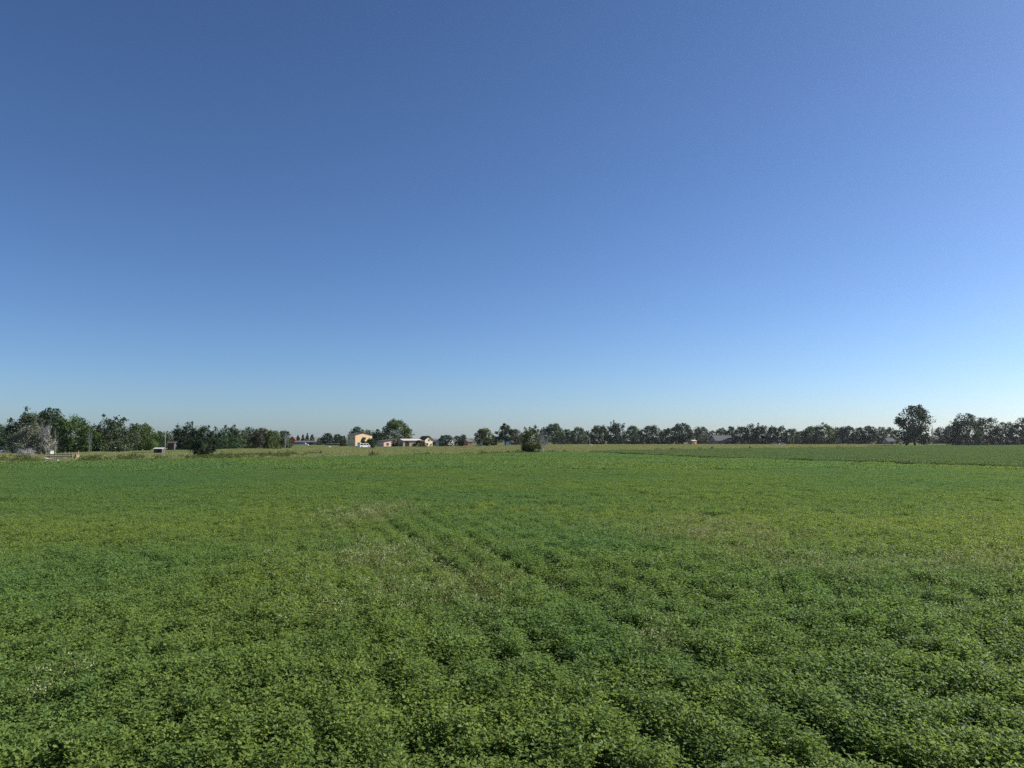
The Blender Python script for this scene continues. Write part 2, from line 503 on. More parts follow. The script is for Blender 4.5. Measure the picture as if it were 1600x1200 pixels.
def crop():
    rng = np.random.RandomState(11)
    # near: single clumps
    P = jgrid(3.6, 40, 0.150, rng)
    P = P[rng.rand(len(P)) < np.clip((40 - P[:, 1]) / 12.0, 0, 1)]
    w = weediness(P[:, 0], P[:, 1]); isw = rng.rand(len(P)) < w * 0.28
    h = canopy(P[:, 0], P[:, 1])
    keep = (h > 0.14)
    A = P[keep & ~isw]; hA = h[keep & ~isw]
    n = len(A)
    s = rng.uniform(0.88, 1.15, n)
    o = scatter('alfalfa_crop', near_c, np.c_[A, np.zeros(n)], rng.randint(0, 7, n), rng.normal(size=n) * 0.7,
                np.c_[s, s, hA / H0 * rng.uniform(0.9, 1.08, n) * np.where(rng.rand(n) < 0.05, rng.uniform(1.15, 1.4, n), 1.0)], rng.normal(size=(n, 2)) * 0.08)
    tag(o, 'leafy green alfalfa closest to the camera filling the bottom of the picture', 'alfalfa', kind='stuff')
    B = P[keep & isw]; n = len(B); s = rng.uniform(0.9, 1.2, n)
    B2 = jgrid(38, 60, 0.42, rng, 4)
    B2 = B2[rng.rand(len(B2)) < weediness(B2[:, 0], B2[:, 1]) * 0.14]; n2 = len(B2)
    BB = np.r_[B, B2]; nn = n + n2
    sc = np.r_[np.c_[s, s, rng.uniform(0.9, 1.2, n)], np.c_[np.full(n2, 1.6), np.full(n2, 1.6), rng.uniform(1.0, 1.25, n2)]]
    o = scatter('weeds', weed_c, np.c_[BB, np.zeros(nn)], rng.randint(0, 4, nn), rng.rand(nn) * 6.283, sc)
    tag(o, 'straw coloured weeds with pale seed heads in patches among the alfalfa', 'weeds', kind='stuff')
    # middle distance
    P = jgrid(27, 82, 0.46, rng, 5)
    P = P[(P[:, 1] < yedge(P[:, 0]) - 0.3)]
    P = P[rng.rand(len(P)) < np.clip((P[:, 1] - 27) / 11.0, 0, 1) * np.clip((82 - P[:, 1]) / 14.0, 0, 1)]
    dd = ditch_off(P[:, 0], P[:, 1]); P = P[dd < -1.0]
    h = canopy(P[:, 0], P[:, 1])
    P, h = P[h > 0.16], h[h > 0.16]; n = len(P); s = rng.uniform(0.9, 1.15, n)
    o = scatter('alfalfa_crop', mid_c, np.c_[P, np.zeros(n)], rng.randint(0, 6, n), rng.normal(size=n) * 0.7, np.c_[s, s, h / H0 * 1.02])
    tag(o, 'even green alfalfa spreading across the middle of the field', 'alfalfa', kind='stuff')
    # far
    P = jgrid(66, 410, 1.9, rng, 8)
    P = P[(P[:, 1] < yedge(P[:, 0]) - 1.2)]
    P = P[rng.rand(len(P)) < np.clip((P[:, 1] - 66) / 12.0, 0, 1)]
    dd = ditch_off(P[:, 0], P[:, 1])
    L_ = P[dd < -2.3]; n = len(L_); s = rng.uniform(0.95, 1.15, n)
    hs = 0.80 + 0.35 * vnoise(L_[:, 0], L_[:, 1], 4.0, 9)
    o = scatter('alfalfa_crop', far_c, np.c_[L_, np.zeros(n)], rng.randint(0, 6, n), rng.normal(size=n) * 0.7, np.c_[s, s, hs])
    tag(o, 'smooth green alfalfa in the distance reaching the field edge', 'alfalfa', kind='stuff')
    # the section beyond the dark furrow
    P2 = jgrid(30, 66, 1.5, rng, 20)
    P = np.r_[P, P2]
    dd = ditch_off(P[:, 0], P[:, 1])
    P = P[(dd > 2.3) & (P[:, 1] < yedge(P[:, 0]) - 1.2)]; n = len(P); s = rng.uniform(0.9, 1.1, n)
    hs = 0.9 + 0.3 * vnoise(P[:, 0], P[:, 1], 7.0, 10)
    o = scatter('alfalfa_crop', pale_c, np.c_[P, np.zeros(n)], rng.randint(0, 4, n), rng.normal(size=n) * 0.7, np.c_[s, s, hs])
    tag(o, 'duller green alfalfa beyond the dark furrow on the right', 'alfalfa', kind='stuff')
crop()

# ------------------------------------------------------------------ pasture, margin weeds, straw
def grass_patch(seed, r, n, h, wid, spread=0.35, heads=0.0):
    rng = np.random.RandomState(seed)
    a, q = rng.rand(n) * 6.283, r * np.sqrt(rng.rand(n))
    P = np.stack((q * np.cos(a), q * np.sin(a), np.zeros(n)), 1)
    U = rng.normal(size=(n, 3)) * spread; U[:, 2] = 1; U = unit(U)
    W = unit(np.cross(U, rng.normal(size=(n, 3))))
    V = leaf_quads(P, U, W, h * rng.uniform(0.5, 1.25, n), wid * rng.uniform(0.6, 1.4, n), 0.1)
    return quads_mesh('grass_patch', V, n, rng.rand(n) * 0.6)

def shrub_patch(seed, n, h, rad):
    rng = np.random.RandomState(seed)
    c = rng.normal(size=(7, 3)) * (rad * 0.5, rad * 0.5, 0) + (0, 0, h * 0.45)
    c[:, 2] *= rng.uniform(0.5, 1.4, 7)
    k = rng.randint(0, 7, n)
    d = unit(rng.normal(size=(n, 3)))
    P = c[k] + d * (np.cbrt(rng.rand(n)) * rad * 0.42)[:, None] * (1, 1, 1.3)
    P[:, 2] = np.abs(P[:, 2])
    U, W = rand_frame(rng, n, 0.5)
    V = leaf_quads(P, U, W, 0.16 * rng.uniform(0.6, 1.5, n), 0.07 * rng.uniform(0.6, 1.5, n))
    return quads_mesh('weed_shrub', V, n, rng.rand(n) * 0.6)

pg_c = proto_col('pasture', [grass_patch(100 + i, 1.6, 420, 0.42, 0.07) for i in range(5)], M['grass'])
ew_c = proto_col('margin', [shrub_patch(120 + i, 260, 0.7, 0.7) for i in range(5)], M['edge_weed'])
st_c = proto_col('straw', [grass_patch(140 + i, 1.0, 260, 0.25, 0.05, 0.9) for i in range(3)], M['straw'])

def pasture():
    rng = np.random.RandomState(21)
    P = jgrid(70, 330, 2.1, rng, 10, 0.70); P2 = jgrid(330, 640, 3.6, rng, 10, 0.70)
    P = np.r_[P, P2]
    P = P[P[:, 1] > yedge(P[:, 0]) + 0.8]
    n = len(P); s = rng.uniform(0.9, 1.5, n) * np.where(P[:, 1] > 330, 1.5, 1.0)
    z = (0.5 + 0.9 * vnoise(P[:, 0], P[:, 1], 9.0, 12)) * rng.uniform(0.8, 1.2, n)
    q = P[:, 0] / P[:, 1]; z = np.where((q > -0.625) & (q < -0.555) & (P[:, 1] < 124), z * 0.22, z)
    o = scatter('pasture_grass', pg_c, np.c_[P, np.zeros(n)], rng.randint(0, 5, n), rng.rand(n) * 6.283, np.c_[s, s, z])
    tag(o, 'rough tan and olive pasture grass between the crop and the trees', 'grass', kind='stuff')
    # uneven weeds along the crop's edge
    q = []
    for i in range(2, len(EDGE) - 2):
        a, b = EDGE[i], EDGE[i + 1]; L_ = np.linalg.norm(b - a); m = int(L_ / 0.8)
        t = rng.rand(m); nn = np.array((-(b - a)[1], (b - a)[0])) / L_
        q.append(a + (b - a) * t[:, None] + nn * (rng.rand(m) ** 1.5 * 7.0 + 0.2)[:, None])
    P = np.concatenate(q)
    q = P[:, 0] / P[:, 1]; P = P[((q < -0.62) | (q > -0.59)) | (rng.rand(len(P)) < 0.25)]
    dens = vnoise(P[:, 0], P[:, 1], 6.0, 13)
    P = P[(rng.rand(len(P)) < np.clip(dens * 2.4 - 0.6, 0.05, 1))]
    n = len(P); s = rng.uniform(0.6, 1.3, n)
    o = scatter('margin_weeds', ew_c, np.c_[P, np.zeros(n)], rng.randint(0, 5, n), rng.rand(n) * 6.283,
                np.c_[s, s, s * rng.uniform(0.5, 1.15, n)])
    tag(o, 'ragged dark weeds along the far edge of the crop', 'weeds', kind='stuff')
    m = 420
    P = np.stack((rng.uniform(-66, -51, m), rng.uniform(0, 1, m)), 1)
    P[:, 1] = yedge(P[:, 0]) + 0.3 + P[:, 1] * 3.0
    o = scatter('dry_straw', st_c, np.c_[P, np.zeros(m)], rng.randint(0, 3, m), rng.rand(m) * 6.283, np.ones((m, 3)))
    tag(o, 'pale dry straw strewn along the crop edge at the far left', 'straw', kind='stuff')
pasture()

def tall_weeds():
    rng = np.random.RandomState(33)
    m = 1500
    P = np.stack((rng.uniform(-112, -38, m), rng.uniform(88, 166, m)), 1)
    P = P[(P[:, 1] > yedge(P[:, 0]) + 1.0) & (P[:, 1] < yedge(P[:, 0]) + 48)]
    q = P[:, 0] / P[:, 1]
    P = P[(q < -0.622) | (q > -0.560) | (P[:, 1] > 126)]
    P = P[rng.rand(len(P)) < np.clip(vnoise(P[:, 0], P[:, 1], 8.0, 15) * 2 - 0.25, 0.1, 1)]
    n = len(P); s = rng.uniform(0.6, 1.25, n)
    o = scatter('tall_weeds', ew_c, np.c_[P, np.zeros(n)], rng.randint(0, 5, n), rng.rand(n) * 6.283, np.c_[s, s, s * rng.uniform(0.7, 1.2, n)])
    tag(o, 'tall green weeds growing between the crop and the left tree group', 'weeds', kind='stuff')
tall_weeds()

# ------------------------------------------------------------------ trees
PROFILE = {
    'round': [(0.10, .40), (.22, .82), (.45, 1), (.70, .95), (.88, .72), (1, .30)],
    'low':   [(0.00, .90), (.20, 1.0), (.50, 1), (.74, .92), (.90, .70), (1, .35)],
    'lobed': [(0.03, .75), (.25, .98), (.5, 1), (.72, .85), (.9, .62), (1, .30)],
    'vase':  [(0.00, .18), (.12, .50), (.30, .88), (.58, 1), (.8, .90), (.93, .62), (1, .30)],
    'cone':  [(0.03, .92), (.3, .95), (.6, .74), (.85, .40), (1, .10)],
    'open':  [(0.30, .45), (.45, .9), (.65, 1), (.82, .75), (1, .2)],
    'lone':  [(0.10, .55), (.17, .95), (.33, .95), (.45, .80), (.58, .90), (.7, 1), (.85, .85), (.95, .55), (1, .25)],
}
def make_crown(seed, kind, W, H, clumps, leaves, leaf):
    rng = np.random.RandomState(seed)
    pr = np.array(PROFILE[kind]); t0 = pr[0, 0]
    p1, p2, p3 = rng.rand(3) * 6.283
    amp = {'lobed': .24, 'lone': .15, 'open': .2, 'cone': .06, 'round': .13, 'vase': .23}.get(kind, .17)
    def envelope(n, inner):
        tt = rng.uniform(t0, 1, n * 4); rr = np.interp(tt, pr[:, 0], pr[:, 1])
        ok = np.nonzero(rng.rand(n * 4) < rr + 0.1)[0][:n]
        tt, rr = tt[ok], rr[ok]
        ph = rng.rand(len(tt)) * 6.283
        mod = 1 + amp * np.sin(2 * ph + p1 + 5 * tt) + amp * 0.7 * np.sin(5 * ph + p2 - 9 * tt)
        rad = rr * mod * np.sqrt(rng.uniform(inner, 1, len(tt))) * W / 2
        topv = 1 - amp * 0.45 * (1 + np.sin(3 * ph + p3)) * np.clip(rad / (W / 2), 0.5, 1)
        return tt, ph, rad, rr * mod * W / 2, tt * H * topv
    tt, ph, rad, lim, z = envelope(clumps, 0.25)
    nc = len(tt)
    base = math.sqrt(W * H) if kind != 'cone' else W
    rc = base * rng.uniform(.085, .17, nc) * (0.8 if kind in ('cone', 'open') else 1.0)
    rad = np.maximum(0, np.minimum(rad, lim - rc * 0.55))
    C = np.stack((rad * np.cos(ph), rad * np.sin(ph), np.maximum(z - rc * 0.5, rc * 0.6 if t0 < 0.06 else t0 * H)), 1)
    k = rng.randint(0, nc, leaves)
    d = unit(rng.normal(size=(leaves, 3)))
    P = C[k] + d * (rc[k] * np.sqrt(rng.rand(leaves)))[:, None] * (1, 1, 0.85)
    ct = rng.uniform(-0.2, 0.2, nc); tint = 0.3 + ct[k] + rng.normal(size=leaves) * 0.1
    nf = int(leaves * {'open': .12, 'vase': .22, 'lone': .38, 'round': .38}.get(kind, .32))
    t2, ph2, r2, _, z2 = envelope(nf, 0.0); nf = len(t2)
    P[:nf] = np.stack((r2 * 0.93 * np.cos(ph2), r2 * 0.93 * np.sin(ph2), z2 * 0.96), 1)
    if kind in ('lobed', 'vase'):
        ns = 14
        t3, ph3, r3, l3, z3 = envelope(ns * 3, 0.55)
        o_ = np.argsort(-t3)[:ns * 2]; o_ = o_[rng.permutation(len(o_))[:ns]]
        m = int(leaves * 0.10); q = rng.randint(0, len(o_), m); f = rng.rand(m)
        a3, rr3 = ph3[o_][q], r3[o_][q]
        ln = base * rng.uniform(0.06, 0.15, len(o_))[q]
        th = rr3 / (W / 2)
        wob = rng.normal(size=(m, 3)) * (base * 0.045 * (1.2 - f))[:, None]
        P[-m:] = np.stack(((rr3 + ln * f * th * 0.7) * np.cos(a3), (rr3 + ln * f * th * 0.7) * np.sin(a3), z3[o_][q] + ln * f), 1) + wob
    P[:, 2] = np.clip(P[:, 2], 0.05, None)
    P[:, 2] *= H / np.percentile(P[:, 2], 99.7)
    Nn = unit(d + 0.55 * rng.normal(size=(leaves, 3)) + (0, 0, 0.25))
    U = unit(np.cross(Nn, rng.normal(size=(leaves, 3)))); Wd = np.cross(Nn, U)
    s = leaf * rng.uniform(0.6, 1.4, leaves)
    V = leaf_quads(P - U * (s * 0.5)[:, None], U, Wd, s, s * 0.62, 0.08)
    return quads_mesh('crown', V, leaves, np.clip(tint, 0, 1)), C

def make_trunk(seed, H, W, C, kind, parent, matk='bark'):
    rng = np.random.RandomState(seed + 7)
    mb = MB()
    r0 = max(0.09, 0.026 * H)
    hi = H * (0.85 if kind == 'cone' else 0.55)
    pts = [np.array((0, 0, -0.1))]
    for i in range(1, 5):
        pts.append(np.array((rng.normal() * 0.015 * H, rng.normal() * 0.015 * H, hi * i / 4)))
    mb.tube(pts, [r0 * 1.25, r0, r0 * .8, r0 * .6, r0 * .35], 7)
    if kind != 'cone':
        sel = rng.permutation(len(C))[:9]
        for j in sel:
            c = C[j]; s0 = pts[1] + (pts[3] - pts[1]) * rng.rand()
            mid = (s0 + c) / 2 + np.array((0, 0, 0.06 * H))
            mb.tube([s0, mid, c], [r0 * .5, r0 * .33, r0 * .12], 5)
    return mb.build('trunk', M[matk], parent)

def bare_branches(mb, seed, H, W, r0, levels=4, kids=4, up=0.55):
    rng = np.random.RandomState(seed)
    def grow(p, d, L, r, lv):
        q = p + d * L; mid = (p + q) / 2 + rng.normal(size=3) * L * 0.06
        mb.tube([p, mid, q], [r, r * .8, r * .55], 4 if lv > 1 else 3, False)
        if lv == 0: return
        for k in range(kids):
            dd = d + rng.normal(size=3) * 0.55 * np.array((W / H * 1.6, W / H * 1.6, 1)) + np.array((0, 0, up * 0.3))
            dd = dd / np.linalg.norm(dd)
            t = rng.uniform(0.45, 1.0)
            grow(p + (q - p) * t, dd, L * rng.uniform(0.55, 0.8), r * 0.55, lv - 1)
    for k in range(4):
        a = rng.rand() * 6.283; sp = W / H * 0.9
        d = np.array((math.cos(a) * sp, math.sin(a) * sp, 1.0)); d /= np.linalg.norm(d)
        grow(np.array((0, 0, -0.05)), d, H * 0.36, r0, levels)

tree_i = [0]
def tree(px, wpx, top, base, kind, mk, label, d=None, cat='tree', name=None, group=None, dens=1.0, leafpx=1.15, rz=None):
    """a tree standing at photo column px, its foot on row base (or at depth d), its top on row top"""
    tree_i[0] += 1
    sd = 300 + tree_i[0] * 13
    if d is None: d = depth(base)
    x = xat(px, d)
    H = zat(top, d); W = wpx / F * d * (1.0 if kind in ('cone', 'lone', 'vase') else 1.32 if px < 460 else 1.18)
    if name is None: name = {'cone': 'conifer_tree'}.get(kind, 'tree')
    root = empty(name, (x, d, 0), 0)
    tag(root, label, cat, group)
    area = W * H * 0.8
    n = int(np.clip(26 * (wpx * (base - top)) ** 0.75, 900, 7500))
    leaf = math.sqrt(dens * {'open': 4.6}.get(kind, 5.6) * area / (n * 0.31))
    clumps = int({'open': 40, 'cone': 40, 'lobed': 46}.get(kind, 50))
    me, C = make_crown(sd, kind, W * 0.97, H, clumps, n, leaf)
    link('crown', me, M[mk], root)
    make_trunk(sd, H, W, C, kind, root)
    return root

def bare_tree(px, wpx, top, base, label, d=None, name='bare_tree', r=0.10, levels=4, group=None, cat='dead tree'):
    tree_i[0] += 1
    if d is None: d = depth(base)
    H = zat(top, d); W = wpx / F * d
    mb = MB(); bare_branches(mb, 900 + tree_i[0], H, W, r, levels)
    vs = np.array(mb.v); s = H / vs[:, 2].max(); sx = W / (vs[:, 0].max() - vs[:, 0].min())
    mb.v = [(v[0] * sx, v[1] * sx, v[2] * s) for v in mb.v]
    o = mb.build(name, M['twig'])
    o.location = (xat(px, d), d, 0)
    return tag(o, label, cat, group)

GL = 'trees on the left side of the field'
GR = 'row of trees across the far side'
GC = 'small conifers beside the red roof'
GB = 'trees on the right beyond the field'
GH = 'trees around the houses'
T = [
 # px, width, top, base, profile, material, label, group, depth
 (14, 44, 663, 709, 'low', 'dark', 'dark rounded tree at the left edge of the photo', GL, 190),
 (43, 42, 638, 709, 'lobed', 'olive', 'tall feathery grey-green tree just left of the bare grey tree', GL, 168),
 (47, 44, 664, 713, 'lobed', 'silver', 'loose silvery-grey tree in front of the tall feathery grey-green tree, left of the bare one', GL, 140),
 (78, 46, 639, 708, 'lobed', 'mid', 'tall dark tree behind and above the bare grey tree', GL, 182),
 (118, 56, 651, 708, 'lobed', 'green', 'broad grey-green tree above the tan stump and corral', GL, 170),
 (173, 60, 650, 708, 'lobed', 'olive', 'broad grey-green tree above the two parked white cars', GL, 176),
 (220, 42, 663, 707, 'round', 'green', 'rounded green tree left of the pale-roofed shed', GL, 188),
 (247, 24, 674, 704, 'low', 'mid', 'small rounded tree directly behind the pale-roofed shed', GL, 235),
 (267, 38, 673, 704, 'low', 'olive', 'low hazy grey-green tree behind the purple-grey hut', GL, 250),
 (291, 36, 660, 704, 'lobed', 'dark', 'tall dark tree with domed top just behind the lone near bush on the left', GL, 215),
 (314, 42, 665, 716, 'vase', 'dark', 'near dark tree narrowing to its foot at the crop edge on the left', GL, 128),
 (352, 40, 665, 703, 'lobed', 'mid', 'gappy tree standing right of the near dark tree on the left', GL, 235),
 (372, 22, 671, 703, 'low', 'olive', 'low grey-green tree between the gappy tree and the brown-tipped tree', GL, 240),
 (389, 26, 668, 703, 'lobed', 'mid', 'green tree just left of the brown-tipped tree', GL, 250),
 (408, 24, 669, 703, 'round', 'brown', 'brown-tipped tree in the left tree row', GL, 245),
 (425, 22, 673, 703, 'low', 'green', 'low pale olive tree just right of the brown-tipped tree', GL, 240),
 (443, 20, 673, 702, 'low', 'olive', 'thin-leaved olive tree left of the red-roofed barn', GL, 262),
 (465.5, 8, 680, 694, 'cone', 'dark', 'conifer nearest the red-roofed barn, first of four', GC, 520),
 (473, 7.5, 679, 694, 'cone', 'dark', 'second of four conifers counting from the red-roofed barn', GC, 520),
 (480, 7.5, 677, 694, 'cone', 'dark', 'tallest of the four conifers right of the red-roofed barn', GC, 520),
 (487.5, 9, 679, 694, 'cone', 'dark', 'conifer farthest from the red-roofed barn, last of four', GC, 520),
 (500, 10, 684, 695, 'low', 'dark', 'tiny dark tree left of the rounded dark tree by the long carport', GH, 440),
 (511, 17, 677, 695, 'round', 'dark', 'rounded dark tree behind the left end of the long carport', GH, 430),
 (527, 15, 678.5, 697, 'low', 'mid', 'small tree behind the right end of the long carport', GH, 420),
 (536, 11, 681, 699, 'low', 'dark', 'dark tree against the shaded side of the yellow house', GH, 330),
 (557, 23, 667, 697, 'round', 'dark', 'dark dome-shaped tree rising behind the yellow house roof on its left', GH, 395),
 (576, 24, 672, 697, 'low', 'mid', 'low spreading tree behind the right part of the yellow house roof', GH, 400),
 (590, 13, 671, 697, 'round', 'dark', 'narrow dark tree between the yellow house and the big round tree', GH, 390),
 (567, 11, 683.5, 699, 'cone', 'dark', 'pointed conifer in front of the yellow house sunny wall', GH, 318),
 (578, 12, 685, 699, 'round', 'dark', 'rounded dark shrub at the right end of the yellow house wall', GH, 322),
 (619, 46, 656, 698, 'round', 'green', 'biggest round tree, standing right of the yellow house', GH, 362),
 (617, 11, 687, 699, 'low', 'dark', 'dark bush between the pinkish house and the tan barn', GH, 330),
 (656, 19, 688, 699, 'low', 'dark', 'dark bush in front of the cream gabled house', GH, 316),
 (696, 21, 680, 698, 'low', 'dark', 'dark bushy tree covering the white gabled house', GH, 345),
 (715, 17, 681, 697, 'low', 'mid', 'small green tree right of the white gabled house', GH, 390),
 (724, 9, 679, 697, 'round', 'dark', 'slim dark tree just behind the brick house', GH, 420),
 (718, 13, 688, 698, 'low', 'dark', 'low dark bush left of the brick house', GH, 350),
 (757, 26, 669.5, 697.5, 'round', 'green', 'rounded bright green tree above the pale green car', GH, 350),
 (771, 11, 680, 697, 'low', 'mid', 'small tree right of the tree above the pale green car', GH, 380),
 (790, 30, 662, 697, 'open', 'mid', 'open tree with visible trunk in front of the small white house', GH, 345),
 (806, 18, 671, 696, 'low', 'brown', 'hazy brownish tree right of the open tree with visible trunk', GR, 420),
 (818, 14, 675, 695, 'low', 'mid', 'low tree just left of the near dark tree in the centre', GR, 480),
 (831, 34, 666, 706, 'vase', 'green', 'near dark tree at the crop edge in the centre with dead grey boughs beside it', GR, 164),
 (848, 12, 668, 694.5, 'low', 'olive', 'hazy tree behind the dead grey boughs in the centre', GR, 520),
 (866, 30, 662, 694.5, 'round', 'mid', 'tall round tree behind the dark blue car', GR, 500),
 (887, 20, 671, 694.5, 'low', 'mid', 'low tree just right of the dark blue car', GR, 505),
 (904, 24, 667.5, 694.5, 'low', 'olive', 'grey-green tree left of the whitish pole in the far row', GR, 510),
 (918, 13, 673, 694.5, 'low', 'dark', 'short dark tree directly behind the whitish pole', GR, 540),
 (937, 32, 665, 694.3, 'low', 'green', 'broad tree right of the whitish pole, left of the spiky-topped tree', GR, 520),
 (963, 28, 658, 694.3, 'lobed', 'dark', 'spiky-topped tallest tree of the far row', GR, 520),
 (989, 28, 666, 694.3, 'low', 'mid', 'first tree right of the spiky-topped tallest tree', GR, 525),
 (1018, 36, 665, 694.3, 'low', 'dark', 'wide flat-topped dark tree, second right of the spiky-topped tallest tree', GR, 525),
 (1043, 22, 669, 694.3, 'low', 'green', 'lower tree between the wide flat-topped tree and the one over the orange shed', GR, 530),
 (1066, 34, 662, 694.3, 'round', 'dark', 'tall dark tree immediately left of the orange shed', GR, 530),
 (1094, 26, 667, 694.3, 'low', 'olive', 'pale gappy tree right above the orange shed', GR, 545),
 (1112, 16, 673, 694.3, 'low', 'dark', 'short dark tree behind the left end of the grey-roofed house', GR, 560),
 (1128, 22, 669, 694.3, 'round', 'olive', 'rounded olive tree rising behind the middle of the grey-roofed house', GR, 570),
 (1143, 14, 666.5, 694.3, 'low', 'mid', 'narrow tree behind the right end of the grey-roofed house', GR, 565),
 (1158, 22, 667, 694.3, 'low', 'dark', 'dark tree right of the grey-roofed house, left of the thin post', GR, 520),
 (1173, 22, 663, 694.3, 'lobed', 'dark', 'tall dark tree directly behind the thin post', GR, 520),
 (1191, 24, 662, 694.3, 'lobed', 'dark', 'tall dark tree just right of the thin post', GR, 520),
 (1208, 16, 666, 694.3, 'low', 'dark', 'dark tree behind the left one of two distant white cars', GR, 520),
 (1222, 17, 666, 694.3, 'low', 'green', 'tree behind the right one of two distant white cars', GR, 520),
 (1238, 22, 670, 694.3, 'low', 'mid', 'lower tree right of the two distant white cars', GR, 520),
 (1254, 18, 673, 694, 'low', 'dark', 'lowest dark tree in the row left of the feathery-topped tree', GR, 540),
 (1266, 22, 667, 694, 'low', 'mid', 'tree leaning against the left side of the feathery-topped tree', GR, 530),
 (1288, 38, 662, 694, 'lobed', 'green', 'feathery-topped broad tree left of the tiny white gable', GR, 520),
 (1310, 18, 668, 694, 'low', 'olive', 'small pale tree standing over the tiny white gable', GR, 560),
 (1325, 26, 666, 694, 'round', 'dark', 'dark round tree just right of the tiny white gable', GR, 520),
 (1343, 18, 668, 694, 'low', 'dark', 'low dark tree between two round dark trees right of the tiny white gable', GR, 525),
 (1358, 26, 666, 694, 'round', 'dark', 'dark round tree second right of the tiny white gable', GR, 520),
 (1377, 20, 667.5, 694, 'low', 'mid', 'tree just left of the small grey-roofed shed near the lone tree', GR, 525),
 (1393, 20, 668, 694, 'low', 'mid', 'tree above the small grey-roofed shed near the lone tree', GR, 540),
 (1430, 55, 634, 697.5, 'lone', 'dark', 'large lone tree standing out against the sky on the right', GB, 372),
 (1470, 20, 668, 693, 'low', 'mid', 'small far tree right of the large lone tree', GB, 560),
 (1486, 20, 665, 693, 'low', 'mid', 'far tree between the pale shed and the dark tree with two heads', GB, 560),
 (1511, 45, 647, 696.5, 'low', 'dark', 'big dark spreading tree, first of the group at the right edge', GB, 392),
 (1542, 34, 653, 696.5, 'low', 'dark', 'dark tree joined to the right side of the big spreading one', GB, 398),
 (1571, 28, 660, 696, 'low', 'mid', 'lower grey-green tree second from the right edge', GB, 400),
 (1599, 30, 653, 696, 'low', 'dark', 'dark tree cut by the right edge of the photo', GB, 400),
]
for (px, w, top, base, kind, mk, label, grp, d) in T:
    tree(px, w, top, base, kind, mk, label, d=d, group=grp)

bare_tree(73, 32, 656, 713, 'bare pale grey dead tree in front of the tall dark tree on the left', d=140, r=0.17, levels=5)
bare_tree(40, 34, 696, 716, 'low tangle of bare grey brush at the foot of the dead tree', d=132, name='bare_brush', cat='brush', r=0.035)
bare_tree(140, 14, 660, 706, 'thin bare pale snag between the two broad grey-green trees', d=166, r=0.03)
bare_tree(446, 10, 669, 702, 'leafless twiggy snag beside the red-roofed barn', d=255, r=0.08)
bare_tree(849, 24, 674, 706, 'dead grey boughs on the right side of the near dark tree in the centre', d=157, r=0.065, levels=5)
bare_tree(1457, 8, 660, 694, 'small thin bare snag right beside the large lone tree', d=385, r=0.1)

def young_tree():
    d = 133.0; x = xat(582, d)
    r = empty('young_tree', (x, d, 0))
    tag(r, 'small thin-trunked tree at the crop edge in front of the yellow house', 'tree')
    H = zat(685, d)
    rng = np.random.RandomState(77); n = 1300
    ph, q = rng.rand(n) * 6.283, np.sqrt(rng.rand(n))
    z = H * (0.52 + 0.48 * rng.rand(n)); w = 0.75 * np.sin(np.clip((z / H - 0.50) / 0.52, 0, 1) * math.pi) ** 0.6 * (1 + 0.25 * np.sin(3 * ph + 8 * z))
    P = np.stack((w * q * np.cos(ph), w * q * np.sin(ph), z), 1)
    U, W = rand_frame(rng, n, 0.1); sz = rng.uniform(0.07, 0.16, n)
    link('crown', quads_mesh('crown', leaf_quads(P, U, W, sz, sz * 0.6), n, rng.rand(n) * 0.6), M['dark'], r)
    mb = MB(); mb.tube([(0, 0, -.1), (0.03, 0, 0.9), (-0.03, 0, 1.8), (0, 0, H * .9)], [.07, .055, .045, .015], 6)
    for j in range(7): mb.tube([(0, 0, H * (.45 + .05 * j)), P[j * 31]], [.025, .008], 4)
    mb.build('trunk', M['bark'], r)
young_tree()

